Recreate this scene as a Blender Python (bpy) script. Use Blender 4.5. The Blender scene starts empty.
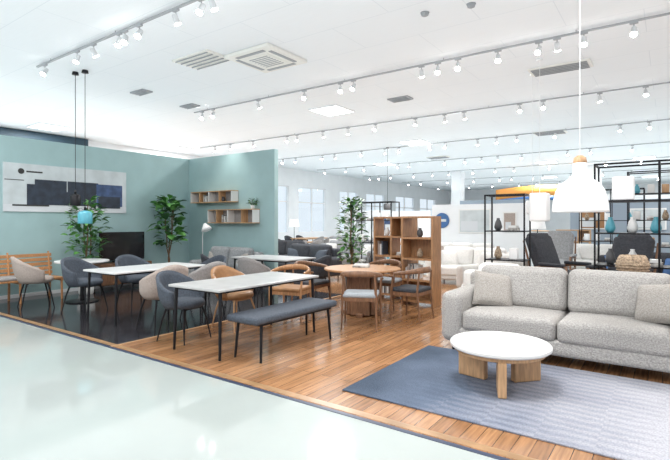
import bpy, math, random
from mathutils import Vector, Matrix, Euler
random.seed(7)
S = bpy.context.scene
try:
    S.view_settings.view_transform = 'Standard'
except Exception:
    pass
pi = math.pi

# ------------------------------------------------------------------ materials
def _nt(name):
    m = bpy.data.materials.new(name); m.use_nodes = True
    return m, m.node_tree, m.node_tree.nodes['Principled BSDF']

def mat(name, col, rough=.5, metal=0., var=0., scale=12., bump=0., bscale=None, emit=0., stretch=None, spec=None):
    m, nt, p = _nt(name)
    c = (*col, 1)
    p.inputs['Base Color'].default_value = c
    p.inputs['Roughness'].default_value = rough
    p.inputs['Metallic'].default_value = metal
    if spec is not None: p.inputs['Specular IOR Level'].default_value = spec
    m.diffuse_color = c
    tc = nt.nodes.new('ShaderNodeTexCoord')
    mp = nt.nodes.new('ShaderNodeMapping'); nt.links.new(tc.outputs['Object'], mp.inputs[0])
    if stretch: mp.inputs['Scale'].default_value = stretch
    if var > 0:
        n = nt.nodes.new('ShaderNodeTexNoise'); n.inputs['Scale'].default_value = scale
        n.inputs['Detail'].default_value = 4
        nt.links.new(mp.outputs[0], n.inputs['Vector'])
        r = nt.nodes.new('ShaderNodeValToRGB')
        r.color_ramp.elements[0].position = .35; r.color_ramp.elements[1].position = .65
        r.color_ramp.elements[0].color = (*[max(0, x*(1-var)) for x in col], 1)
        r.color_ramp.elements[1].color = (*[min(1, x*(1+var)) for x in col], 1)
        nt.links.new(n.outputs[0], r.inputs[0]); nt.links.new(r.outputs[0], p.inputs['Base Color'])
    if bump > 0:
        n = nt.nodes.new('ShaderNodeTexNoise'); n.inputs['Scale'].default_value = bscale or scale
        nt.links.new(mp.outputs[0], n.inputs['Vector'])
        b = nt.nodes.new('ShaderNodeBump'); b.inputs['Strength'].default_value = bump; b.inputs['Distance'].default_value = .01
        nt.links.new(n.outputs[0], b.inputs['Height']); nt.links.new(b.outputs[0], p.inputs['Normal'])
    if emit > 0:
        p.inputs['Emission Color'].default_value = c; p.inputs['Emission Strength'].default_value = emit
    return m

def brick_mat(name, c1, c2, mortar, w, h, rough, rotz=0., msize=.004, var=.25, off=.5, grain=(2, 30, 1), spec=.5):
    m, nt, p = _nt(name)
    tc = nt.nodes.new('ShaderNodeTexCoord')
    mp = nt.nodes.new('ShaderNodeMapping'); mp.inputs['Rotation'].default_value = (0, 0, rotz)
    nt.links.new(tc.outputs['Object'], mp.inputs[0])
    b = nt.nodes.new('ShaderNodeTexBrick'); b.offset = off
    b.inputs['Scale'].default_value = 1; b.inputs['Brick Width'].default_value = w; b.inputs['Row Height'].default_value = h
    b.inputs['Mortar Size'].default_value = msize; b.inputs['Mortar Smooth'].default_value = .3
    b.inputs['Color1'].default_value = (*c1, 1); b.inputs['Color2'].default_value = (*c2, 1); b.inputs['Mortar'].default_value = (*mortar, 1)
    nt.links.new(mp.outputs[0], b.inputs['Vector'])
    mp2 = nt.nodes.new('ShaderNodeMapping'); mp2.inputs['Scale'].default_value = grain
    nt.links.new(mp.outputs[0], mp2.inputs[0])
    n = nt.nodes.new('ShaderNodeTexNoise'); n.inputs['Scale'].default_value = 1.5; n.inputs['Detail'].default_value = 5
    nt.links.new(mp2.outputs[0], n.inputs['Vector'])
    mr = nt.nodes.new('ShaderNodeMapRange'); mr.inputs[1].default_value = .3; mr.inputs[2].default_value = .7
    mr.inputs[3].default_value = 1-var; mr.inputs[4].default_value = 1+var
    nt.links.new(n.outputs[0], mr.inputs[0])
    mx = nt.nodes.new('ShaderNodeVectorMath'); mx.operation = 'MULTIPLY'
    nt.links.new(b.outputs[0], mx.inputs[0]); nt.links.new(mr.outputs[0], mx.inputs[1])
    nt.links.new(mx.outputs[0], p.inputs['Base Color'])
    p.inputs['Roughness'].default_value = rough
    p.inputs['Specular IOR Level'].default_value = spec
    return m

M = {}
M['white'] = mat('white_paint', (.82, .84, .86), .6, var=.02, scale=2)
M['aisle'] = brick_mat('polished_vinyl_floor', (.405, .445, .43), (.415, .455, .44), (.375, .41, .40), 9, 9, .075, var=.06, grain=(.5, .5, 1), spec=.75)
M['wood_floor'] = brick_mat('oak_plank_floor', (.41, .215, .105), (.26, .125, .056), (.09, .04, .02), 1.3, .11, .15, rotz=pi/2, msize=.003, spec=.6, var=.3)
M['black_floor'] = brick_mat('dark_plank_floor', (.026, .025, .030), (.040, .038, .043), (.010, .010, .012), 1.3, .12, .12, rotz=pi/2, msize=.003)
M['ceil'] = brick_mat('ceiling_panel', (.84, .88, .91), (.85, .89, .92), (.74, .79, .83), 1.82, .91, .8, msize=.006, var=.01)
M['teal'] = mat('teal_wall_paint', (.34, .49, .50), .75, var=.03, scale=3)
M['black'] = mat('black_steel', (.015, .015, .018), .4, .6)
M['navy'] = mat('navy_edge_trim', (.03, .045, .09), .4)
M['tabletop'] = mat('grey_ceramic_top', (.44, .44, .44), .3, var=.08, scale=5)
M['whitetop'] = mat('white_laminate_top', (.72, .72, .72), .3)
M['oak'] = mat('oak_wood', (.40, .21, .10), .45, var=.22, scale=6, stretch=(8, 8, 1))
M['oakl'] = mat('light_oak_wood', (.53, .32, .17), .45, var=.18, scale=6, stretch=(8, 8, 1))
M['walnut'] = mat('walnut_wood', (.19, .095, .05), .45, var=.25, scale=6, stretch=(8, 8, 1))
M['orangewood'] = mat('teak_slats', (.46, .22, .09), .45, var=.2, scale=6, stretch=(1, 8, 8))
M['sofa'] = mat('heather_grey_weave', (.385, .37, .355), .95, var=.22, scale=75, bump=.9, bscale=85)
M['sofaw'] = mat('ivory_fabric', (.74, .73, .71), .9, var=.05, scale=30, bump=.3, bscale=60)
M['sofad'] = mat('charcoal_fabric', (.04, .043, .052), .9, var=.2, scale=30, bump=.3)
M['sofag'] = mat('mid_grey_fabric', (.28, .29, .30), .9, var=.15, scale=30, bump=.3)
M['pillow'] = mat('oatmeal_pillow', (.36, .335, .31), .95, var=.18, scale=85, bump=.8, bscale=100)
M['slate'] = mat('slate_fabric', (.065, .078, .10), .9, var=.2, scale=50, bump=.3, bscale=80)
M['beige'] = mat('beige_pink_fabric', (.40, .335, .30), .9, var=.1, scale=50, bump=.3, bscale=80)
M['taupe'] = mat('taupe_fabric', (.30, .285, .28), .9, var=.1, scale=50, bump=.3, bscale=80)
M['tan'] = mat('brown_leather', (.33, .17, .075), .5, var=.1, scale=20)
M['greyseat'] = mat('grey_seat_fabric', (.33, .36, .39), .9, var=.1, scale=50)
M['leaf'] = mat('leaf_green', (.085, .24, .055), .45, var=.4, scale=6)
M['leaf2'] = mat('leaf_dark_green', (.035, .11, .04), .45, var=.4, scale=6)
M['bark'] = mat('bark', (.16, .10, .06), .8, var=.3, scale=30)
M['pot'] = mat('white_ceramic', (.78, .78, .77), .3)
M['potd'] = mat('dark_pot', (.08, .08, .085), .5)
M['glow'] = mat('lamp_lens', (1, .97, .92), .5, emit=40)
M['panel'] = mat('light_panel_diffuser', (1, 1, 1), .5, emit=4.5)
M['shade'] = mat('milky_shade', (.92, .92, .92), .4, emit=.15)
M['grille'] = mat('grille_grey', (.33, .35, .37), .5)
M['rail'] = mat('track_rail_grey', (.36, .38, .40), .5)
M['head'] = mat('spot_head_grey', (.62, .64, .66), .4)
M['acw'] = mat('ac_plastic', (.80, .80, .76), .4)
M['screen'] = mat('tv_screen', (.008, .008, .01), .12)
M['rattan'] = mat('woven_rattan', (.40, .30, .21), .8, var=.4, scale=40, bump=1, bscale=60)
M['teald'] = mat('teal_enamel', (.10, .38, .48), .35)
M['orange'] = mat('orange_sign', (.85, .36, .08), .5)
M['blue'] = mat('blue_panel', (.05, .14, .34), .5)
M['navyf'] = mat('navy_print', (.02, .03, .05), .6, var=.3, scale=8)
M['bluef'] = mat('blue_print', (.04, .075, .17), .6, var=.3, scale=8)
M['print'] = mat('grey_print', (.54, .59, .61), .6, var=.08, scale=4)
M['ink'] = mat('ink', (.03, .03, .03), .6)
M['darkband'] = mat('dark_soffit_paint', (.02, .05, .075), .6)
M['books'] = mat('book_covers', (.40, .38, .36), .7, var=.6, scale=14)
M['lightgrey'] = mat('light_grey_paint', (.62, .65, .68), .6)
M['bluegrey'] = mat('blue_grey_paint', (.30, .36, .43), .6)

def glass():
    m, nt, p = _nt('window_glass')
    nt.nodes.remove(p)
    o = nt.nodes['Material Output']
    t = nt.nodes.new('ShaderNodeBsdfTransparent'); t.inputs[0].default_value = (.93, .97, 1, 1)
    g = nt.nodes.new('ShaderNodeBsdfGlossy'); g.inputs['Roughness'].default_value = .03
    x = nt.nodes.new('ShaderNodeMixShader'); x.inputs[0].default_value = .06
    nt.links.new(t.outputs[0], x.inputs[1]); nt.links.new(g.outputs[0], x.inputs[2]); nt.links.new(x.outputs[0], o.inputs[0])
    return m
M['glass'] = glass()

def rug_mat():
    m, nt, p = _nt('blue_gradient_rug')
    L = nt.links.new; N = nt.nodes.new
    def mth(op, a, b=None, c=None):
        n = N('ShaderNodeMath'); n.operation = op
        for i, v in enumerate((a, b, c)):
            if v is None: continue
            if isinstance(v, (int, float)): n.inputs[i].default_value = v
            else: L(v, n.inputs[i])
        return n.outputs[0]
    tc = N('ShaderNodeTexCoord'); sp = N('ShaderNodeSeparateXYZ'); L(tc.outputs['Object'], sp.inputs[0])
    X, Y = sp.outputs[0], sp.outputs[1]
    n = N('ShaderNodeTexNoise'); n.inputs['Scale'].default_value = 1.8; n.inputs['Detail'].default_value = 6
    L(tc.outputs['Object'], n.inputs['Vector'])
    mr = N('ShaderNodeMapRange'); mr.inputs[1].default_value = -1.5; mr.inputs[2].default_value = .9; L(X, mr.inputs[0])
    g = mth('SUBTRACT', mth('MULTIPLY_ADD', n.outputs[0], .6, mr.outputs[0]), .27)
    nn = N('ShaderNodeTexNoise'); nn.inputs['Scale'].default_value = 5; L(tc.outputs['Object'], nn.inputs['Vector'])
    col = mth('FLOOR', mth('DIVIDE', X, .36))
    ph = mth('ADD', mth('MULTIPLY', col, 2.6), mth('MULTIPLY', nn.outputs[0], 4.))
    st = mth('SINE', mth('ADD', mth('MULTIPLY', Y, 2*pi/.10), ph))
    mk = N('ShaderNodeMapRange'); mk.inputs[1].default_value = -1.3; mk.inputs[2].default_value = -.2; L(X, mk.inputs[0])
    amp = mth('MULTIPLY', mth('MULTIPLY', st, mk.outputs[0]), .085)
    g2 = mth('ADD', g, amp)
    cr = N('ShaderNodeValToRGB'); e = cr.color_ramp.elements
    e[0].position = .0; e[0].color = (.045, .065, .10, 1); e[1].position = 1; e[1].color = (.42, .42, .46, 1)
    k = e.new(.3); k.color = (.10, .13, .19, 1)
    k = e.new(.55); k.color = (.23, .245, .30, 1)
    L(g2, cr.inputs[0])
    n2 = N('ShaderNodeTexNoise'); n2.inputs['Scale'].default_value = 80; L(tc.outputs['Object'], n2.inputs['Vector'])
    m2 = N('ShaderNodeMapRange'); m2.inputs[3].default_value = .5; m2.inputs[4].default_value = 1.5; L(n2.outputs[0], m2.inputs[0])
    v2 = N('ShaderNodeVectorMath'); v2.operation = 'MULTIPLY'; L(cr.outputs[0], v2.inputs[0]); L(m2.outputs[0], v2.inputs[1])
    L(v2.outputs[0], p.inputs['Base Color'])
    b = N('ShaderNodeBump'); b.inputs['Strength'].default_value = .6; b.inputs['Distance'].default_value = .01
    L(n2.outputs[0], b.inputs['Height']); L(b.outputs[0], p.inputs['Normal'])
    p.inputs['Roughness'].default_value = 1
    return m
M['rug'] = rug_mat()

# ------------------------------------------------------------------ builder
class B:
    def __init__(s):
        s.v = []; s.f = []; s.m = []; s.s = []; s.mats = []; s.M = Matrix()
    def mi(s, m):
        if m not in s.mats: s.mats.append(m)
        return s.mats.index(m)
    def add(s, vs, fs, m, sm=True):
        o = len(s.v); k = s.mi(m)
        s.v += [s.M @ Vector(p) for p in vs]
        for f in fs:
            s.f.append(tuple(i+o for i in f)); s.m.append(k); s.s.append(sm)
    def rbox(s, c, sz, m, r=0., k=1, n=1, puff=0., ax=2, sm=False, rot=None):
        h = [x/2 for x in sz]; c = Vector(c)
        R = Euler(rot).to_matrix() if rot else Matrix.Identity(3)
        if r <= 0:
            vs = [c + R @ Vector((x*h[0], y*h[1], z*h[2])) for x in (-1, 1) for y in (-1, 1) for z in (-1, 1)]
            fs = [(0, 1, 3, 2), (4, 6, 7, 5), (0, 4, 5, 1), (2, 3, 7, 6), (0, 2, 6, 4), (1, 5, 7, 3)]
            s.add(vs, fs, m, False); return
        r = min(r, min(h)*.98)
        T = []
        for a in range(3):
            e = [h[a]-r + r*math.tan(pi/4*j/k) for j in range(k, -1, -1)]
            neg = [-x for x in e]; pos = e[::-1]
            inner = [-(h[a]-r) + 2*(h[a]-r)*i/n for i in range(1, n)]
            T.append(neg + inner + pos)
        idx = {}; vs = []; fs = []
        def pt(p):
            key = tuple(round(x, 5) for x in p)
            if key in idx: return idx[key]
            inn = Vector([max(-(h[a]-r), min(h[a]-r, p[a])) for a in range(3)])
            d = Vector(p)-inn
            q = inn + d.normalized()*r
            if puff:
                o = [a for a in range(3) if a != ax]
                f = (1-(q[o[0]]/h[o[0]])**2)*(1-(q[o[1]]/h[o[1]])**2)
                q[ax] *= 1+puff*max(0, f)
            idx[key] = len(vs); vs.append(c + R @ q); return idx[key]
        for a in range(3):
            b_, c_ = (a+1) % 3, (a+2) % 3
            for sg in (-1, 1):
                for i in range(len(T[b_])-1):
                    for j in range(len(T[c_])-1):
                        q = []
                        for (ii, jj) in ((i, j), (i+1, j), (i+1, j+1), (i, j+1)):
                            p = [0, 0, 0]; p[a] = sg*h[a]; p[b_] = T[b_][ii]; p[c_] = T[c_][jj]
                            q.append(pt(p))
                        if sg < 0: q.reverse()
                        if len(set(q)) == 4: fs.append(tuple(q))
        s.add(vs, fs, m, sm)
    def box(s, x0, x1, y0, y1, z0, z1, m, r=0., **k):
        s.rbox(((x0+x1)/2, (y0+y1)/2, (z0+z1)/2), (x1-x0, y1-y0, z1-z0), m, r, **k)
    def tube(s, P, r, m, n=8, flat=1.):
        P = [Vector(p) for p in P]; R = r if isinstance(r, (list, tuple)) else [r]*len(P)
        vs = []; fs = []
        t0 = (P[1]-P[0]).normalized()
        up = Vector((0, 0, 1)) if abs(t0.z) < .9 else Vector((1, 0, 0))
        u = t0.cross(up).normalized()
        for i, p in enumerate(P):
            t = (P[min(i+1, len(P)-1)]-P[max(i-1, 0)]).normalized()
            u = (u - t*u.dot(t)).normalized(); w = t.cross(u)
            for j in range(n):
                a = 2*pi*j/n
                vs.append(p + u*math.cos(a)*R[i]*flat + w*math.sin(a)*R[i])
        for i in range(len(P)-1):
            for j in range(n):
                k = (j+1) % n
                fs.append((i*n+j, i*n+k, (i+1)*n+k, (i+1)*n+j))
        s.add(vs, fs, m, n > 5)
        o = [tuple(range(n))[::-1], tuple((len(P)-1)*n+j for j in range(n))]
        s.add(vs, o, m, False)
    def cyl(s, a, b, r0, r1, m, n=10): s.tube([a, b], [r0, r1], m, n)
    def lathe(s, c, prof, m, n=32, sx=1, sy=1, sm=True):
        c = Vector(c); vs = []; fs = []
        for r, z in prof:
            for j in range(n):
                a = 2*pi*j/n; vs.append(c+Vector((r*math.cos(a)*sx, r*math.sin(a)*sy, z)))
        for i in range(len(prof)-1):
            for j in range(n):
                k = (j+1) % n; fs.append((i*n+j, i*n+k, (i+1)*n+k, (i+1)*n+j))
        fs.append(tuple(range(n))[::-1]); fs.append(tuple((len(prof)-1)*n+j for j in range(n)))
        s.add(vs, fs, m, sm)
    def disc(s, c, r, h, m, bev=.006, n=48, sx=1, sy=1):
        s.lathe(c, [(r-bev, 0), (r, bev), (r, h-bev), (r-bev, h)], m, n, sx, sy, False)
    def sheet(s, fn, nu, nv, th, m):
        P = [[Vector(fn(i/nu, j/nv)) for j in range(nv+1)] for i in range(nu+1)]
        vs = []; fs = []; W = nv+1
        def nrm(i, j):
            a = P[min(i+1, nu)][j]-P[max(i-1, 0)][j]; b = P[i][min(j+1, nv)]-P[i][max(j-1, 0)]
            return a.cross(b).normalized()
        for i in range(nu+1):
            for j in range(nv+1): vs.append(P[i][j]+nrm(i, j)*th/2)
        for i in range(nu+1):
            for j in range(nv+1): vs.append(P[i][j]-nrm(i, j)*th/2)
        O = (nu+1)*W
        for i in range(nu):
            for j in range(nv):
                a, b, c, d = i*W+j, (i+1)*W+j, (i+1)*W+j+1, i*W+j+1
                fs.append((a, b, c, d)); fs.append((O+d, O+c, O+b, O+a))
        for i in range(nu):
            for j in (0, nv):
                a, b = i*W+j, (i+1)*W+j
                fs.append((a, O+a, O+b, b) if j == 0 else (b, O+b, O+a, a))
        for j in range(nv):
            for i in (0, nu):
                a, b = i*W+j, i*W+j+1
                fs.append((b, O+b, O+a, a) if i == 0 else (a, O+a, O+b, b))
        s.add(vs, fs, m, True)
    def pillow(s, c, w, h, t, m, rot):
        R = Euler(rot).to_matrix(); c = Vector(c); n = 14; vs = []; fs = []
        for sg in (1, -1):
            o = len(vs)
            for i in range(n+1):
                for j in range(n+1):
                    u = -1+2*i/n; v = -1+2*j/n
                    x = u*w/2*(1-.07*(1-v*v)); z = v*h/2*(1-.07*(1-u*u))
                    y = sg*t/2*(max(0, (1-u**4)*(1-v**4)))**.55
                    vs.append(c+R @ Vector((x, y, z)))
            for i in range(n):
                for j in range(n):
                    q = (o+i*(n+1)+j, o+(i+1)*(n+1)+j, o+(i+1)*(n+1)+j+1, o+i*(n+1)+j+1)
                    fs.append(q if sg < 0 else q[::-1])
        s.add(vs, fs, m, True)
    def mesh(s, name):
        me = bpy.data.meshes.new(name)
        me.from_pydata([tuple(v) for v in s.v], [], s.f)
        for m in s.mats: me.materials.append(m)
        me.polygons.foreach_set('material_index', s.m); me.polygons.foreach_set('use_smooth', s.s)
        me.update(); return me
    def obj(s, name, loc=(0, 0, 0), rz=0.):
        return put(s.mesh(name), name, loc, rz)

def put(me, name, loc, rz=0., sc=1.):
    o = bpy.data.objects.new(name, me); o.location = loc; o.rotation_euler = (0, 0, rz)
    if sc != 1.: o.scale = (sc, sc, sc)
    S.collection.objects.link(o); return o

def slab(name, x0, x1, y0, y1, z0, z1, m, r=0.):
    b = B(); c = Vector(((x0+x1)/2, (y0+y1)/2, z0))
    b.box(x0-c.x, x1-c.x, y0-c.y, y1-c.y, 0, z1-z0, m, r)
    return b.obj(name, c)

# ------------------------------------------------------------------ shell
H = 4.2; YB = 40
slab('floor', -16, 12, -6, 2.95, -.1, 0, M['aisle'])
slab('floor_oak', -5.3, 12, 2.95, 12, -.1, 0, M['wood_floor'])
slab('floor_dark', -10.2, -5.3, 2.95, 7.8, -.1, 0, M['black_floor'])
slab('floor_back', -16, 12, 12, YB, -.1, 0, M['aisle'])
slab('floor_side', -16, -5.3, 7.8, 12, -.1, 0, M['wood_floor'])
slab('floor_corner', -16, -10.2, 2.95, 7.8, -.1, 0, M['aisle'])
slab('trim_1', -16, 12, 2.925, 2.965, 0, .004, M['navy'])
slab('trim_2', -5.325, -5.295, 2.965, 7.8, 0, .004, M['oakl'])
slab('trim_3', -10.2, 12, 2.985, 3.06, 0, .003, mat('oak_edge', (.34, .20, .10), .3, var=.2, scale=5))
slab('ceiling', -16.2, 12, -2, YB+.2, H, H+.1, M['ceil'])
slab('wall_back', -16.2, 12, YB, YB+.2, 0, H, M['white'])
b = B()
wins = [(13.2, 14.8), (16.2, 18.4), (19.2, 21.6), (23.0, 25.0), (26.0, 28.4), (30, 33), (34, 37)]
b.box(-16.2, -16, -6, YB, 0, .9, M['white']); b.box(-16.2, -16, -6, YB, 3.3, H, M['white'])
y = -6
for a, c in wins+[(YB, YB)]:
    if a > y: b.box(-16.2, -16, y, a, .9, 3.3, M['white'])
    y = c
b.obj('wall_left')
slab('trim_4', -15.99, -15.7, -6, 8.0, 3.5, 4.18, M['darkband'])
for i, (a, c) in enumerate(wins):
    b = B()
    b.box(-16.12, -16.1, a, c, .9, 3.3, M['glass'])
    for yy in (a, (a+c)/2, c): b.box(-16.14, -16.04, yy-.03, yy+.03, .9, 3.3, M['white'])
    for zz in (.9, 2.5, 3.3): b.box(-16.14, -16.04, a, c, zz-.03, zz+.03, M['white'])
    b.obj('window_%d' % (i+1))

slab('wall_partition_left', -10.32, -10.2, 1.5, 7.92, 0, 3.08, M['teal'])
slab('wall_partition_back', -10.2, -7.2, 7.8, 7.92, 0, 3.08, M['teal'])
slab('baseboard_left', -10.2, -10.185, 2.95, 7.785, 0, .07, M['white'])
slab('baseboard_back', -10.185, -7.2, 7.785, 7.8, 0, .07, M['white'])
for (x, y) in [(-9.5, 25), (-3.0, 26)]:
    b = B(); b.box(-.28, .28, -.28, .28, 0, H, M['white'], .02); b.box(-.3, .3, -.3, .3, 0, .1, M['lightgrey'], .01)
    b.obj('column', (x, y, 0))

# ------------------------------------------------------------------ ceiling equipment
b = B()
b.rbox((0, 0, -.03), (.98, .98, .06), M['acw'], .02)
b.rbox((0, 0, -.064), (.52, .52, .012), M['acw'], .004)
for i in range(7): b.box(-.2, .2, -.2+i*.065, -.175+i*.065, -.074, -.068, M['grille'])
for sx, sy in ((1, 0), (-1, 0), (0, 1), (0, -1)):
    L, W = (.07, .62) if sx else (.62, .07)
    b.rbox((sx*.37, sy*.37, -.063), (L, W, .01), M['grille'], .003)
b.obj('ceiling_air_conditioner', (-5.5, 5.76, H))
def vent(w, d, n, loc, dark=False):
    b = B(); b.box(-w/2, w/2, -d/2, d/2, -.03, 0, M['grille'] if dark else M['acw'], .004)
    for i in range(n):
        y = -d/2+.05+(d-.1)*i/(n-1); b.rbox((0, y, -.035), (w-.1, .035, .02), M['rail'] if dark else M['grille'], .0, rot=(.5, 0, 0))
    b.obj('ceiling_vent', loc)
vent(.9, .55, 5, (-6.45, 5.2, H)); vent(1.0, .45, 5, (-1.6, 9.15, H)); vent(.45, .25, 3, (-9.1, 5.75, H), True); vent(.45, .25, 3, (-9.25, 7.1, H), True); vent(.5, .3, 3, (-4.9, 9.4, H), True); vent(.9, .5, 4, (-3, 15.6, H)); vent(.9, .5, 4, (-8, 18.8, H))
for (x, y) in [(-2.63, 5.74), (-2.05, 5.85)]:
    b = B(); b.lathe((0, 0, -.05), [(.02, 0), (.045, .012), (.05, .03), (.06, .05)], M['grille'], 20); b.obj('smoke_detector', (x, y, H))
def panel(x, y, s=.75, e=70):
    b = B(); b.box(-s/2-.04, s/2+.04, -s/2-.04, s/2+.04, -.03, 0, M['white'], .005); b.box(-s/2, s/2, -s/2, s/2, -.036, -.03, M['panel'])
    b.obj('ceiling_light_panel', (x, y, H))
    l = bpy.data.lights.new('ceiling_light_panel_lamp', 'AREA'); l.energy = e; l.size = s; l.color = (1, .99, .98)
    o = bpy.data.objects.new('ceiling_light_panel_lamp', l); o.location = (x, y, H-.05); S.collection.objects.link(o)
for p in [(-6.77, 9.4), (-7.14, 14.8), (-14.6, 6.3), (-15.0, 11), (-.9, 24), (-4.6, 23.2), (-11, 19.5), (2.0, 17.5), (-6, 31), (-1, 34)]: panel(*p, e=190)
for p in [(-1.5, 3.6), (2, 6.5), (-5.0, .8), (-9.0, 1.0), (1.5, 0.5), (-1.8, -1.5), (4, 12), (-12.8, 3.0)]: panel(*p, s=.9, e=95)
for (x, y, w, l) in [(-6, 1, 18, 8), (-6, 9.5, 18, 9), (-6, 18.5, 18, 9), (-4, 30, 20, 14)]:  # added upward fill with no fixture, standing in for bounce onto the ceiling
    la = bpy.data.lights.new('ceiling_bounce_fill', 'AREA'); la.shape = 'RECTANGLE'; la.size = w; la.size_y = l; la.energy = w*l*1.3; la.color = (.93, .97, 1)
    o = bpy.data.objects.new('ceiling_bounce_fill', la); o.location = (x, y, 3.15); o.rotation_euler = (pi, 0, 0); S.collection.objects.link(o)

def spot_track(y, x0, x1, xs, z=H-.06, lamps=()):
    b = B(); b.box(x0, x1, y-.014, y+.014, z, z+.026, M['rail'])
    xx = x0+.5
    while xx < x1: b.cyl((xx, y, z+.02), (xx, y, H), .006, .006, M['rail'], 6); xx += 2
    for i, x in enumerate(xs):
        r = random.Random(int(x*100)+int(y*7)); t = r.uniform(-.5, .5); s_ = r.uniform(.3, .8)*(1 if r.random() < .3 else -1)
        d = Vector((math.sin(t)*.5, s_*.9, -1)).normalized()
        p = Vector((x, y, z)); b.box(x-.05, x+.05, y-.02, y+.02, z-.025, z, M['rail'])
        b.cyl(p, p+Vector((0, 0, -.09)), .008, .008, M['rail'], 6)
        c = p+Vector((0, 0, -.12))
        b.cyl(c-d*.055, c+d*.06, .034, .040, M['head'], 12)
        b.cyl(c+d*.06, c+d*.075, .041, .041, M['glow'], 12)
    b.obj('spotlight_track')
    for x, tx, ty, e in lamps:
        l = bpy.data.lights.new('track_spot_lamp', 'SPOT'); l.energy = e; l.spot_size = 1.3; l.spot_blend = .8; l.shadow_soft_size = .06; l.color = (1, .96, .9)
        o = bpy.data.objects.new('track_spot_lamp', l); o.location = (x, y, z-.22)
        o.rotation_euler = (Vector((tx, ty, 0))-Vector((x, y, z-.22))).to_track_quat('-Z', 'Y').to_euler(); S.collection.objects.link(o)
spot_track(3.7, -9, -2.6, [-8.7, -7.6, -7.1, -6.4, -6.25, -5.9, -5.1, -4.6, -4.4, -3.6], lamps=[(-8, -9, 5, 130), (-5, -4.6, 4.4, 130), (-3, -1.5, 4.5, 130)])
spot_track(7.5, -9.6, 2.5, [-9.3, -8.9, -7.4, -6.1, -5.2, -4.9, -3.5, -3.2, -2.85, -2.2, -1.6, -1.35, -1.0, -.4], lamps=[(-8.5, -8.6, 7.2, 130), (-4, -3.9, 6.3, 140), (-1, -1, 5.4, 140), (-5.8, -6.5, 5.5, 120)])
spot_track(11.2, -14, 4, [-13.2, -12.4, -11.3, -9.8, -9.4, -8.4, -7.5, -6.6, -5.4, -4.6, -4.1, -2.8, -2.3, -1.2, -.4], lamps=[(-3, -3.2, 10.6, 190), (-8, -7.5, 9.5, 140), (-1, -1, 9.5, 190)])
for y in (15.2, 19.5, 24, 29, 34):
    xs = []; x = -14.5
    while x < 3: xs.append(x); x += random.uniform(.5, 1.9)
    spot_track(y, -15, 4, xs)

# ------------------------------------------------------------------ furniture meshes
def shell_chair(m, legm=None, name='dining_chair'):
    legm = legm or M['black']
    b = B()
    def fn(u, v):
        th = math.radians(-118+236*u)
        c = (1+math.cos(th))/2
        Hh = .17+.25*c**1.6
        f = .80+.20*math.sin(min(v/.45, 1)*pi/2)
        return (math.sin(th)*(.265*f+.015*v), .02+math.cos(th)*(.235*f)+.07*v*c, .415+v*Hh)
    b.sheet(fn, 26, 7, .042, m)
    b.lathe((0, -.01, .40), [(.05, 0), (.20, .005), (.235, .03), (.24, .06), (.225, .09), (.17, .105), (.05, .11)], m, 28, 1, 1.02)
    for sx in (-1, 1):
        for sy in (-1, 1):
            b.tube([(sx*.15, sy*.14, .41), (sx*.19, sy*.18, .25), (sx*.225, sy*.225+.0, 0)], [.014, .012, .008], legm, 8)
    b.box(-.16, .16, -.15, -.12, .385, .405, legm); b.box(-.16, .16, .12, .15, .385, .405, legm)
    return b.mesh(name)
def wood_armchair(seat, wood, name='wooden_armchair'):
    b = B()
    for sx in (-1, 1):
        b.tube([(sx*.26, -.21, 0), (sx*.25, -.20, .44), (sx*.265, -.17, .655)], [.011, .019, .014], wood, 8)
        b.tube([(sx*.235, .25, 0), (sx*.225, .20, .44), (sx*.21, .225, .735)], [.011, .019, .014], wood, 8)
        b.box(sx*.235-.012, sx*.235+.012, -.19, .2, .38, .43, wood)
    b.box(-.24, .24, -.212, -.188, .38, .43, wood); b.box(-.22, .22, .188, .212, .38, .43, wood)
    path = []; rr = []
    for i in range(21):
        a = math.radians(-105+210*i/20); c = (1+math.cos(a))/2
        path.append((math.sin(a)*.285, -.06+math.cos(a)*.33, .655+.10*c)); rr.append(.019+.026*c**2)
    b.tube(path, rr, wood, 8, .5)
    b.tube([(-.285, -.14, .655), (-.272, -.22, .65)], [.017, .013], wood, 8); b.tube([(.285, -.14, .655), (.272, -.22, .65)], [.017, .013], wood, 8)
    b.rbox((0, 0, .455), (.48, .44, .06), seat, .025, k=2, n=4, puff=.2, sm=True)
    return b.mesh(name)
def sofa(b, w, d, hb, aw, ah, sh, n, m, leg=None):
    leg = leg or M['black']
    for x in (-w/2+.12, w/2-.12):
        for y in (.1, d-.1): b.cyl((x, y, .12), (x, y, 0), .02, .014, leg)
    b.rbox((0, d/2, .19), (w-.06, d-.04, .16), m, .04, k=3, n=3, sm=True)
    for s_ in (-1, 1):
        b.rbox((s_*(w/2-aw/2), d/2-.02, (ah+.1)/2), (aw, d-.04, ah-.1), m, .08, k=4, n=4, puff=.12, ax=0, sm=True)
    b.rbox((0, d-.12, (hb*.92+.12)/2), (w-.10, .20, hb*.92-.12), m, .07, k=3, n=3, sm=True)
    cw = (w-2*aw)/n
    for i in range(n):
        x = -w/2+aw+cw*(i+.5)
        b.rbox((x, d*.42+.0, sh-.115), (cw-.008, d*.84, .23), m, .065, k=4, n=8, puff=.14, sm=True)
        b.rbox((x, d-.30, (sh+hb)/2+.0), (cw-.008, .24, hb-sh+.06), m, .09, k=4, n=8, puff=.30, ax=1, sm=True, rot=(-.17, 0, 0))

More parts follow.
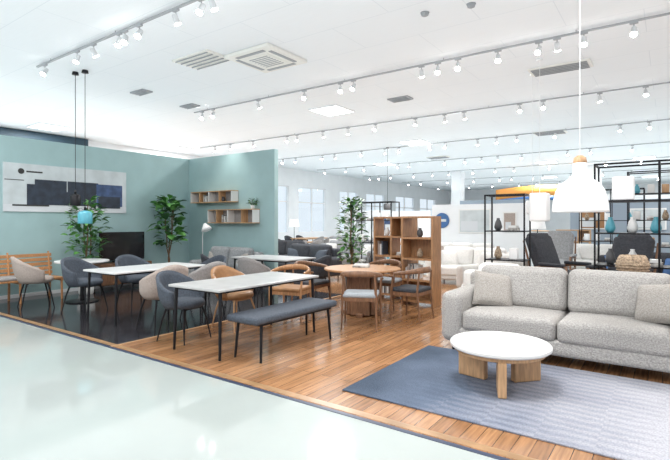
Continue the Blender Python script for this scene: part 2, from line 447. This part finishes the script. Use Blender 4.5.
b = B(); sofa(b, 2.42, 1.02, .90, .24, .66, .47, 2, M['sofa'])
b.pillow((-.76, .50, .66), .46, .42, .17, M['pillow'], (-.42, .12, .42))
b.pillow((.84, .46, .66), .46, .42, .17, M['pillow'], (-.42, -.15, -.5))
b.obj('sofa', (-.93, 5.08, 0))
b = B(); b.rbox((0, 0, .007), (3.1, 1.78, .014), M['rug'], .005); b.obj('area_rug', (-.75, 4.23, 0))

# coffee table
b = B()
b.disc((0, 0, .325), .43, .045, M['pot'], .012, 64)
b.disc((0, 0, .285), .38, .04, M['oakl'], .004, 48)
for k in range(3):
    a = math.radians(-71+120*k)
    b.M = Matrix.Rotation(a, 4, 'Z')
    b.rbox((.265, 0, .145), (.27, .07, .288), M['oakl'], .012, k=2)
    b.rbox((.08, 0, .26), (.16, .05, .05), M['oakl'], .01)
b.M = Matrix(); b.obj('coffee_table', (-1.24, 4.28, .014))

def bell_pendant(loc, z):
    b = B()
    prof = [(.232, 0), (.230, .02), (.222, .10), (.20, .19), (.165, .25), (.11, .29), (.07, .315), (.056, .37), (.058, .44)]
    b.lathe((0, 0, z), prof, M['shade'], 48)
    b.lathe((0, 0, z+.44), [(.055, 0), (.058, .01), (.05, .05), (.02, .07)], M['oakl'], 24)
    b.cyl((0, 0, z+.5), (0, 0, H-.04), .004, .004, M['white'], 6)
    b.lathe((0, 0, H-.04), [(.055, 0), (.05, .035), (.04, .04)], M['white'], 20)
    b.obj('pendant_lamp', loc)
bell_pendant((-.665, 4.75, 0), 1.54)

def rect_table(w, l, h, top, leg=M['black'], name='dining_table'):
    b = B(); b.rbox((0, 0, h-.014), (w, l, .028), top, .008)
    b.rbox((0, 0, h-.04), (w-.12, l-.14, .03), leg)
    for sx in (-1, 1):
        for sy in (-1, 1): b.tube([(sx*(w/2-.06), sy*(l/2-.07), h-.03), (sx*(w/2-.045), sy*(l/2-.05), 0)], [.020, .015], leg, 10)
    return b.mesh(name)
put(rect_table(.86, 1.7, .745, M['tabletop']), 'dining_table', (-4.22, 4.12, 0))
b = B()
b.rbox((0, 0, .435), (.46, 1.42, .075), M['slate'], .03, k=3, n=4, puff=.08, sm=True)
b.box(-.19, .19, -.62, .62, .375, .40, M['black'])
for sx in (-1, 1):
    for sy in (-1, 1): b.tube([(sx*.17, sy*.58, .39), (sx*.19, sy*.61, 0)], [.017, .013], M['black'], 8)
b.obj('dining_bench', (-3.62, 4.12, 0))

ch_slate = shell_chair(M['slate']); ch_beige = shell_chair(M['beige']); ch_taupe = shell_chair(M['taupe']); ch_tan = shell_chair(M['tan'], M['oakl']); ch_dark = shell_chair(M['sofad'])
wa = wood_armchair(M['greyseat'], M['walnut']); wad = wood_armchair(M['sofad'], M['walnut']); wat = wood_armchair(M['tan'], M['oak'])
def chair(me, x, y, face, name='dining_chair', sc=1.):
    put(me, name, (x, y, 0), math.radians(face+90), sc)
chair(ch_slate, -4.90, 3.68, 8)
chair(ch_tan, -4.88, 4.50, 0)
chair(wat, -4.65, 5.4, -75, 'wooden_armchair')
chair(ch_beige, -5.65, 3.88, 175, sc=1.06)
chair(ch_taupe, -5.75, 4.65, 180, sc=1.04)
chair(ch_slate, -7.5, 4.65, 0, sc=1.05)
chair(ch_slate, -7.75, 3.9, 20, sc=1.05)
chair(ch_beige, -8.8, 3.6, 75, sc=1.05)
put(rect_table(.85, 1.6, .745, M['whitetop']), 'dining_table', (-6.7, 4.35, 0))
b = B(); b.disc((0, 0, .72), .45, .03, M['whitetop']); b.cyl((0, 0, .02), (0, 0, .72), .035, .035, M['black'], 16); b.disc((0, 0, 0), .27, .02, M['black'])
b.obj('round_dining_table', (-8.75, 4.35, 0))
chair(ch_slate, -6.8, 5.6, -90)
chair(ch_dark, -7.2, 6.2, 60)
chair(ch_taupe, -6.1, 6.12, 95)
chair(ch_dark, -5.45, 7.0, 180)
put(rect_table(.9, 1.5, .745, M['tabletop']), 'dining_table', (-6.5, 7.0, 0), pi/2)

b = B(); b.disc((0, 0, .70), .60, .032, M['oak'], .008, 64)
for k in range(2):
    b.M = Matrix.Rotation(pi/2*k+.4, 4, 'Z')
    b.rbox((.19, 0, .36), (.07, .3, .68), M['walnut'], .01); b.rbox((-.19, 0, .36), (.07, .3, .68), M['walnut'], .01)
    b.rbox((0, 0, .67), (.7, .06, .06), M['walnut'], .005)
    b.rbox((0, 0, .03), (.6, .10, .06), M['walnut'], .01)
b.M = Matrix(); b.obj('round_dining_table', (-3.95, 6.3, 0))
chair(wa, -3.5, 5.55, 115, 'wooden_armchair'); chair(wad, -3.15, 6.4, 180, 'wooden_armchair'); chair(wad, -4.85, 6.15, 5, 'wooden_armchair'); chair(wa, -4.0, 7.1, -85, 'wooden_armchair')
b = B(); b.box(-.13, .13, -.09, .09, 0, .025, M['books'], .003); b.box(-.11, .12, -.08, .08, .025, .05, M['pot'], .003)
b.obj('book_stack', (-4.0, 6.35, .734), .4)

def bookcase(name, w, d, h, rows, cols, loc, m, seed=1):
    b = B(); t = .034; R = random.Random(seed)
    for i in range(cols+1): x = -w/2+t/2+(w-t)*i/cols; b.box(x-t/2, x+t/2, 0, d, 0, h, m, .003)
    zs = [.06+(h-.06-t)*i/rows for i in range(rows+1)]
    for z in zs: b.box(-w/2+.001, w/2-.001, .003, d-.003, z, z+t, m)
    cw = (w-t)/cols
    for i in range(cols):
        for j in range(rows):
            x = -w/2+t+cw*i+.02; z = zs[j]+t; k = R.random(); hh = zs[1]-zs[0]-t
            if (i+j) % 2 == 0: b.box(-w/2+cw*i+t, -w/2+cw*(i+1), d-.02, d-.008, z, z+hh, m)
            if k < .5:
                while x < -w/2+cw*(i+1)-.08 and R.random() < .93:
                    bw = R.uniform(.015, .035); bh = R.uniform(.5, .8)*hh
                    b.box(x, x+bw, d*.2, d*.8, z, z+bh, R.choice([M['books'], M['pot'], M['slate'], M['beige'], M['pot']])); x += bw+.002
            elif k < .75:
                b.lathe((x+cw*.4, d/2, z), [(.03, 0), (.055, .04), (.05, .10), (.025, .14), (.03, .16)], R.choice([M['pot'], M['potd'], M['rattan']]), 16)
            elif k < .95:
                b.box(x+.02, x+cw*.6, d*.3, d*.7, z, z+.03, M['books']); b.box(x+.03, x+cw*.55, d*.3, d*.7, z+.03, z+.06, M['pot'])
    return b.obj(name, loc)
bookcase('bookcase', .76, .36, 1.55, 4, 2, (-4.29, 7.85, 0), M['oak'], seed=3)
bookcase('bookcase', .60, .36, 1.55, 4, 1, (-3.57, 7.45, 0), M['oak'], seed=8)
bookcase('bookcase', 1.0, .34, 1.2, 3, 3, (-2.6, 17.0, 0), M['oakl'], seed=5)

b = B()
for i in range(6): b.box(.06+i*.085, .13+i*.085, -.75, .75, .38, .41, M['orangewood'], .004)
for i in range(5): b.rbox((.03-.012*i, 0, .47+i*.085), (.02, 1.5, .06), M['orangewood'], .004)
for y in (-.7, 0, .7):
    b.tube([(.03, y, 0), (.05, y, .4), (-.03, y, .88)], [.022, .022, .016], M['orangewood'], 8)
    b.tube([(.54, y, 0), (.52, y, .4)], [.02, .022], M['orangewood'], 8); b.box(.03, .55, y-.02, y+.02, .34, .38, M['orangewood'])
b.rbox((.31, -.1, .44), (.46, 1.1, .06), M['taupe'], .025, k=2, n=3, sm=True)
b.obj('slatted_bench', (-9.95, 3.6, 0))

def plant(name, loc, h, cr, z0, n, ls, lm, pot=M['pot'], potr=.17, poth=.32, seed=1, round_=.5, xmin=-9):
    R = random.Random(seed); b = B()
    b.lathe((0, 0, 0), [(potr*.72, 0), (potr*.8, .02), (potr, poth), (potr*.9, poth), (potr*.86, poth-.04)], pot, 24)
    b.lathe((0, 0, poth-.045), [(.01, .0), (potr*.85, .0), (potr*.85, .012), (.01, .012)], M['bark'], 20)
    tips = []
    for k in range(3 if h > .8 else 5):
        a = R.uniform(0, 6.28); rr = cr*.35
        P = [Vector((0, 0, poth-.04))]
        for i in range(1, 6):
            f = i/5; P.append(Vector((math.cos(a)*rr*f+R.uniform(-.03, .03), math.sin(a)*rr*f+R.uniform(-.03, .03), poth+(h*.95-poth)*f*(1-.1*k))))
        b.tube(P, [.016*(h/1.6)*(1-.12*i) for i in range(6)], M['bark'], 6); tips.append(P)
    for i in range(n):
        z = z0+(h-z0)*R.random()**.9
        f = (z-z0)/(h-z0); rad = cr*math.sin(pi*(.15+.8*f))**.6*R.uniform(.35, 1)
        a = R.uniform(0, 6.28); c = Vector((math.cos(a)*rad, math.sin(a)*rad, z))
        P = R.choice(tips); q = min(P, key=lambda p: abs(p.z-(z-.1)))
        if R.random() < .5: b.tube([q, (q+c)/2+Vector((0, 0, .03)), c], [.005, .004, .002], M['leaf2'], 4)
        out = Vector((math.cos(a), math.sin(a), R.uniform(-.5, .9))).normalized()
        side = out.cross(Vector((R.uniform(-.4, .4), R.uniform(-.4, .4), 1))).normalized(); nr = side.cross(out)
        l = ls*R.uniform(.7, 1.2); w = l*round_
        vs = []
        for (t, ww, dz) in ((0, .05, 0), (.3, .8, .05), (.6, 1, .04), (.85, .6, -.03), (1, .03, -.10)):
            p = c+out*l*t+nr*dz*l
            vs += [p-side*w*ww/2+nr*w*.1*ww, p, p+side*w*ww/2+nr*w*.1*ww]
        for v in vs: v.x = max(v.x, xmin)
        fs = []
        for k in range(4):
            o = k*3; fs += [(o, o+1, o+4, o+3), (o+1, o+2, o+5, o+4)]
        b.add(vs, fs, R.choice(lm), True)
    return b.obj(name, loc)
G = [M['leaf'], M['leaf2'], M['leaf']]
plant('potted_ficus_tree', (-9.6, 4.85, 0), 1.9, .34, .7, 230, .17, G, seed=2, xmin=-.5)
plant('potted_fiddle_leaf_fig', (-9.7, 6.85, 0), 2.0, .30, .9, 110, .25, G, seed=4, round_=.7, xmin=-.45)
plant('potted_ficus_tree', (-5.5, 8.35, 0), 1.95, .28, .55, 280, .15, G, seed=6, pot=M['potd'])
plant('potted_succulent', (-7.75, 7.67, 1.752), .22, .09, .08, 40, .08, G, potr=.05, poth=.08, seed=9)
plant('potted_ficus_tree', (.85, 8.8, 0), 1.75, .32, .7, 150, .16, G, seed=12)

def wall_shelf(loc, w, h, divs):
    b = B(); t = .02; d = .22
    b.box(0, w, -d, 0, 0, t, M['oakl']); b.box(0, w, -d, 0, h-t, h, M['oakl']); b.box(0, w, -.012, 0, t, h-t, M['taupe'])
    for i, f in enumerate(divs): b.box(w*f, w*f+t, -d, -.012, t, h-t, M['oakl'] if i % 2 else M['pot'])
    b.box(w*.3, w*.3+.03, -.18, -.05, t, t+.18, M['books']); b.box(w*.35, w*.35+.025, -.18, -.05, t, t+.15, M['pot'])
    b.lathe((w*.72, -.1, t), [(.03, 0), (.05, .05), (.03, .12)], M['potd'], 14)
    b.obj('wall_shelf', loc)
wall_shelf((-9.85, 7.8, 1.92), 1.5, .28, [0, .22, .45, .7, .985])
wall_shelf((-9.2, 7.8, 1.42), 1.55, .33, [0, .2, .45, .75, .985])

# wall poster: pale wall with dark navy sofa, blue armchair at its right end, roundel and caption
b = B(); y0, y1 = 3.6, 6.05
b.box(0, .025, y0-4.8, y1-4.8, 0, .93, M['print'], .004)
def pb(ya, yb, za, zb, m, t=.028, r=0): b.box(.02, t, ya-4.8, yb-4.8, za, zb, m, r)
pb(3.6, 6.05, 0, .14, M['lightgrey'], .0265)
pb(4.0, 5.35, .14, .42, M['navyf'], .031); pb(4.0, 4.14, .12, .54, M['navyf'], .032); pb(4.14, 4.74, .40, .64, M['navyf'], .030); pb(4.76, 5.4, .40, .64, M['navyf'], .030)
pb(5.36, 5.95, .14, .62, M['bluef'], .031); pb(5.40, 5.90, .10, .36, M['navyf'], .033)
pb(3.75, 4.4, .11, .14, M['ink'], .034); pb(3.62, 3.95, .60, .615, M['ink'], .028)
b.M = Matrix.Rotation(pi/2, 4, 'Y'); b.lathe((-.78, -.9, .027), [(.055, 0), (.055, .003)], M['ink'], 24, sm=False); b.M = Matrix()
b.box(.02, .029, 3.99-4.8, 4.28-4.8, .765, .795, M['ink'])
b.obj('wall_poster', (-10.2, 4.8, 1.65))

b = B(); b.rbox((0, 0, .92), (.04, 1.05, .62), M['black'], .008); b.box(.021, .024, -.51, .51, .63, 1.21, M['screen']); b.rbox((0, 0, .585), (.16, .4, .02), M['black'], .004); b.box(-.02, .02, -.05, .05, .58, .7, M['black'])
b.rbox((0, 0, .33), (.40, 1.2, .46), M['walnut'], .01); b.box(.2, .212, -.58, -.01, .13, .53, M['walnut'], .003); b.box(.2, .212, .01, .58, .13, .53, M['walnut'], .003)
for sx in (-.15, .15):
    for sy in (-.55, .55): b.cyl((sx, sy, .12), (sx, sy, 0), .02, .014, M['black'])
b.obj('television_stand', (-9.9, 5.8, 0))

def cyl_pendant(loc, z, m, r=.10, h=.2):
    b = B(); b.lathe((0, 0, z), [(r*.97, .0), (r, .01), (r, h*.85), (r*.8, h), (.02, h+.02)], m, 28); b.lathe((0, 0, z+h+.02), [(.02, 0), (.018, .06)], M['black'], 12)
    b.cyl((0, 0, z+h), (0, 0, H-.04), .006, .006, M['black'], 6); b.lathe((0, 0, H-.05), [(.06, 0), (.05, .05)], M['black'], 20)
    b.obj('pendant_lamp', loc)
cyl_pendant((-8.65, 4.35, 0), 1.42, M['teald'], .12, .22)
cyl_pendant((-8.9, 4.3, 0), 1.75, M['black'], .09, .2)
cyl_pendant((-8.5, 15.3, 0), 1.9, M['potd'], .14, .22)

def floor_lamp(x, y):
    b = B(); b.disc((0, 0, 0), .15, .02, M['pot']); b.tube([(0, 0, .02), (0, 0, 1.1), (.03, 0, 1.3), (.12, 0, 1.35)], .01, M['pot'], 8)
    b.M = Matrix.Translation((.16, 0, 1.26)) @ Matrix.Rotation(-.5, 4, 'Y'); b.lathe((0, 0, 0), [(.13, 0), (.12, .03), (.05, .14), (.03, .17)], M['shade'], 24); b.M = Matrix()
    b.obj('floor_lamp', (x, y, 0))
floor_lamp(-9.35, 7.55)
def shade_lamp(x, y, h=1.55):
    b = B(); b.disc((0, 0, 0), .16, .02, M['black']); b.cyl((0, 0, .02), (0, 0, h-.2), .012, .012, M['black'])
    b.lathe((0, 0, h-.3), [(.22, 0), (.222, .01), (.17, .29), (.165, .3)], M['shade'], 28); b.obj('standing_shade_lamp', (x, y, 0))
for p in [(-5.2, 10.5), (-3.0, 13.9), (-12.4, 14.6)]: shade_lamp(*p)

def place_sofa(name, w, d, h, n, m, loc, face=-90, pill=None):
    b = B(); sofa(b, w, d, h, .2, .58, .42, n, m)
    if pill:
        b.pillow((-w/2+.42, .45, .58), .42, .4, .15, pill, (-.4, 0, .3)); b.pillow((w/2-.42, .45, .58), .42, .4, .15, pill, (-.4, 0, -.3))
    b.obj(name, loc, math.radians(face+90))
place_sofa('grey_sofa', 1.7, .85, .85, 2, M['sofag'], (-8.2, 6.88, 0), pill=M['pillow'])
place_sofa('charcoal_sofa', 1.7, .9, .85, 2, M['sofad'], (-7.6, 9.0, 0), pill=M['slate'])
place_sofa('charcoal_sofa', 1.7, .9, .85, 2, M['sofad'], (-9.8, 10.6, 0), pill=M['sofaw'])
place_sofa('ivory_sofa', 1.9, .95, .82, 2, M['sofaw'], (-3.8, 10.4, 0), pill=M['sofaw'])
place_sofa('ivory_sofa', 1.2, .85, .80, 1, M['sofaw'], (-3.0, 9.0, 0), -110)
place_sofa('ivory_sofa', 2.2, .95, .82, 3, M['sofaw'], (-4.9, 12.6, 0), pill=M['beige'])
place_sofa('grey_sofa', 2.2, .95, .82, 2, M['sofag'], (-8.3, 12.0, 0), pill=M['sofaw'])
place_sofa('grey_sofa', 2.2, .95, .82, 2, M['sofag'], (-10.6, 15.3, 0), pill=M['sofaw'])
place_sofa('beige_sofa', 2.0, .95, .82, 2, M['beige'], (-6.0, 17.0, 0), pill=M['sofaw'])
place_sofa('ivory_sofa', 2.0, .95, .82, 2, M['sofaw'], (-1.6, 13.9, 0), pill=M['sofaw'])
place_sofa('charcoal_sofa', 1.8, .95, .82, 2, M['sofad'], (-.4, 10.6, 0), pill=M['blue'])
place_sofa('ivory_sofa', 1.0, .85, .84, 1, M['sofaw'], (-1.9, 7.3, 0), 85)

def lounge(loc, face, m, wood=M['walnut'], sc=1.15):
    b = B(); b.M = Matrix.Scale(sc, 4)
    b.rbox((0, -.02, .40), (.56, .56, .14), m, .05, k=3, n=5, puff=.25, sm=True, rot=(.12, 0, 0))
    b.rbox((0, .36, .72), (.56, .15, .66), m, .06, k=3, n=5, puff=.3, ax=1, sm=True, rot=(-.38, 0, 0))
    b.rbox((0, .46, .98), (.46, .13, .2), m, .05, k=3, n=4, puff=.3, ax=1, sm=True, rot=(-.38, 0, 0))
    for s_ in (-1, 1):
        b.rbox((s_*.33, -.02, .59), (.09, .44, .05), m, .02, k=2, sm=True)
        b.tube([(s_*.33, -.3, 0), (s_*.32, -.26, .57), (s_*.33, .1, .56), (s_*.31, .42, .5)], [.016, .02, .022, .016], wood, 8)
        b.tube([(s_*.31, .48, 0), (s_*.31, .34, .38), (s_*.30, .52, .95)], [.014, .02, .014], wood, 8); b.box(s_*.31-.015, s_*.31+.015, -.28, .38, .28, .33, wood)
    b.M = Matrix(); b.obj('lounge_chair', loc, math.radians(face+90))
lounge((-1.6, 9.5, 0), -25, M['sofad']); lounge((-.7, 9.2, 0), -110, M['sofad']); lounge((-2.2, 12.0, 0), -90, M['sofag'])
b = B(); b.rbox((0, 0, .36), (.56, .46, .14), M['sofad'], .05, k=3, n=5, puff=.25, sm=True)
for sx in (-1, 1):
    for sy in (-1, 1): b.tube([(sx*.2, sy*.15, .3), (sx*.25, sy*.19, 0)], [.018, .012], M['walnut'], 8)
b.obj('footstool', (-1.0, 8.45, 0))

def rack(w, d, h, zs, loc, n=1, seed=2, extra=None, name='metal_display_rack'):
    b = B(); t = .012; R = random.Random(seed)
    for i in range(n+1):
        x = -w/2+w*i/n
        for y in (0, d): b.box(x-t, x+t, y-t, y+t, 0, h, M['black'])
        b.box(x-t, x+t, 0, d, h-.024, h, M['black'])
    for y in (0, d): b.box(-w/2, w/2, y-t, y+t, h-.024, h, M['black'])
    for z in zs:
        b.box(-w/2, w/2, -t, d+t, z-.02, z, M['black'])
        for k in range(int(w/.3)):
            x = -w/2+.17+k*.27
            if x > w/2-.1 or (extra and z > 1.6): break
            q = R.random()
            if q < .4: b.lathe((x, d/2, z), [(.04, 0), (.07, .06), (.05, .15), (.025, .2), (.03, .22)], R.choice([M['pot'], M['potd'], M['rattan'], M['teald']]), 16)
            elif q < .65: b.box(x-.08, x+.08, d*.3, d*.7, z, z+.05, M['books']); b.box(x-.07, x+.06, d*.3, d*.7, z+.05, z+.09, M['pot'])
            elif q < .95: b.rbox((x, d/2, z+.1), (.14, .12, .2), R.choice([M['pot'], M['oakl'], M['shade'], M['slate']]), .02, k=2, sm=True)
    if extra: extra(b)
    b.obj(name, loc)
rack(.66, .4, 1.93, [.3, .8, 1.3], (-2.33, 8.3, 0), 1)
rack(1.5, .45, 2.27, [.25, .85, 1.3, 1.75], (-.12, 7.55, 0), 2, seed=5, extra=lambda b: b.rbox((-.42, .22, 1.75+.17), (.26, .26, .33), M['shade'], .02, k=2))
rack(1.6, .45, 2.4, [.3, .9, 1.5], (-1.4, 15.6, 0), 2, seed=6)
rack(1.2, .45, 2.0, [.3, .9, 1.5], (-6.6, 11.0, 0), 2, seed=9)
rack(2.0, .45, 2.6, [.3, .9, 1.5, 2.1], (.2, 12.7, 0), 2, seed=12)
b = B(); b.rbox((0, 0, .74), (1.5, .4, .04), M['walnut'], .006)
b.rbox((0, 0, .62), (1.44, .36, .2), M['sofad'], .01)
for sx in (-1, 1):
    for sy in (-1, 1): b.box(sx*.7-.015, sx*.7+.015, sy*.16-.015, sy*.16+.015, 0, .72, M['black'])
b.obj('console_table', (-.15, 6.85, 0))
b = B(); b.lathe((0, 0, 0), [(.08, 0), (.11, .02), (.175, .13), (.18, .18), (.15, .26), (.135, .28), (.125, .28), (.14, .24)], M['rattan'], 32)
for k in range(7): z = .03+k*.035; r = [.12, .15, .172, .182, .183, .17, .155][k]; b.tube([(math.cos(2*pi*i/24)*r, math.sin(2*pi*i/24)*r, z) for i in range(25)], .007, M['rattan'], 5)
b.obj('woven_vase', (-.38, 6.85, .762))
def paper_pendant(loc, z, w, h):
    b = B(); b.rbox((0, 0, z+h/2), (w, w, h), M['shade'], .03, k=3, sm=True); b.cyl((0, 0, z+h), (0, 0, H-.03), .004, .004, M['white'], 6); b.disc((0, 0, H-.03), .05, .03, M['white']); b.obj('paper_pendant_lamp', loc)
paper_pendant((-1.8, 8.5, 0), 1.46, .28, .48)
paper_pendant((-2.1, 9.3, 0), 1.6, .2, .25)

def display_wall(x, y, w, h, m, art=None):
    b = B(); b.box(-w/2, w/2, 0, .12, 0, h, m, .004); b.box(-w/2, w/2, -.012, 0, 0, .08, M['lightgrey']); b.obj('display_partition', (x, y, 0))
    for i, (ax, aw, ah, az, am) in enumerate(art or []):
        b = B(); b.box(-aw/2, aw/2, -.03, 0, 0, ah, M['pot'], .004); b.box(-aw/2+.04, aw/2-.04, -.034, -.03, .04, ah-.04, am)
        b.box(-aw/2+.08, aw*.1, -.037, -.034, .08, ah*.5, M['lightgrey']); b.obj('framed_picture', (x+ax, y, az))
display_wall(-4.8, 14.3, 3.0, 2.0, M['white'], [(-.1, 1.0, .75, 1.1, M['print']), (.95, .4, .6, 1.15, M['beige'])])
display_wall(-9.3, 17.5, 3.0, 1.9, M['white'], [(0, 1.2, .7, 1.0, M['bluef']), (-1.0, .4, .6, 1.0, M['print'])])
display_wall(-1.2, 18.5, 3.4, 2.2, M['bluegrey'], [(-1, .8, .8, 1.2, M['tan']), (.6, 1.0, .7, 1.2, M['print'])])
display_wall(-12.0, 19.5, 2.6, 2.0, M['white'], [(0, 1.2, .8, 1.0, M['sofag'])])
display_wall(-6.2, 20.5, 3.0, 2.4, M['bluegrey'], [(0, 1.6, .8, 1.3, M['blue'])])
display_wall(-13.4, 12.6, 2.4, 1.7, M['white'], [(.2, 1.0, .7, .8, M['print'])])
display_wall(-1.0, 28, 6, 2.9, M['white'], [(-1.5, 1.6, .8, 1.7, M['blue']), (1, 1.6, .8, 1.7, M['print'])])
display_wall(-9, 30, 4, 2.6, M['bluegrey'], [(0, 1.6, .8, 1.5, M['print'])])
b = B(); b.M = Matrix.Rotation(pi/2, 4, 'X'); b.lathe((0, 0, 0), [(.24, 0), (.24, .03)], M['blue'], 32, sm=False); b.M = Matrix.Translation((0, -.04, -.02)); b.rbox((0, 0, .02), (.3, .01, .08), M['lightgrey']); b.obj('round_wall_sign', (-5.95, 14.29, 1.5))
b = B()
b.sheet(lambda u, v: (-2.2+4.4*u, -.4*math.sin(pi*u), 2.55+.5*v+.12*math.sin(pi*u)), 24, 2, .06, M['orange'])
b.sheet(lambda u, v: (-2.2+4.4*u, -.4*math.sin(pi*u)-.02, 2.35+.2*v+.12*math.sin(pi*u)), 24, 2, .05, M['blue'])
for x in (-2.1, 2.1): b.cyl((x, 0, 0), (x, 0, 2.6), .05, .05, M['lightgrey'])
b.obj('service_counter_canopy', (-4.9, 23.9, 0))
b = B(); b.rbox((0, 0, .5), (3.4, .7, 1.0), M['white'], .02); b.rbox((0, 0, 1.02), (3.6, .8, .04), M['oakl'], .01); b.obj('service_counter', (-5.2, 24.6, 0))
far_t = rect_table(.9, 1.6, .745, M['oakl'], M['oakl'])
for (x, y) in [(-11.0, 12.7), (-7.7, 14.6), (-13.2, 16.6), (1.2, 16.9)]:
    put(far_t, 'dining_table', (x, y, 0))
    for dy in (-.4, .4): chair(ch_taupe, x+.7, y+dy, 180); chair(ch_dark, x-.7, y+dy, 0)

# ------------------------------------------------------------------ lights / world / camera
w = bpy.data.worlds.new('World'); S.world = w; w.use_nodes = True
bg = w.node_tree.nodes['Background']; bg.inputs[0].default_value = (.94, .97, 1, 1); bg.inputs[1].default_value = 1.05

cd = bpy.data.cameras.new('camera'); cam = bpy.data.objects.new('camera', cd); S.collection.objects.link(cam)
cd.sensor_width = 36; cd.lens = 472/670*36; cd.shift_y = -8/670; cd.clip_end = 200
cam.location = (0, 0, 1.45); cam.rotation_euler = (pi/2, 0, math.radians(35.4))
S.camera = cam
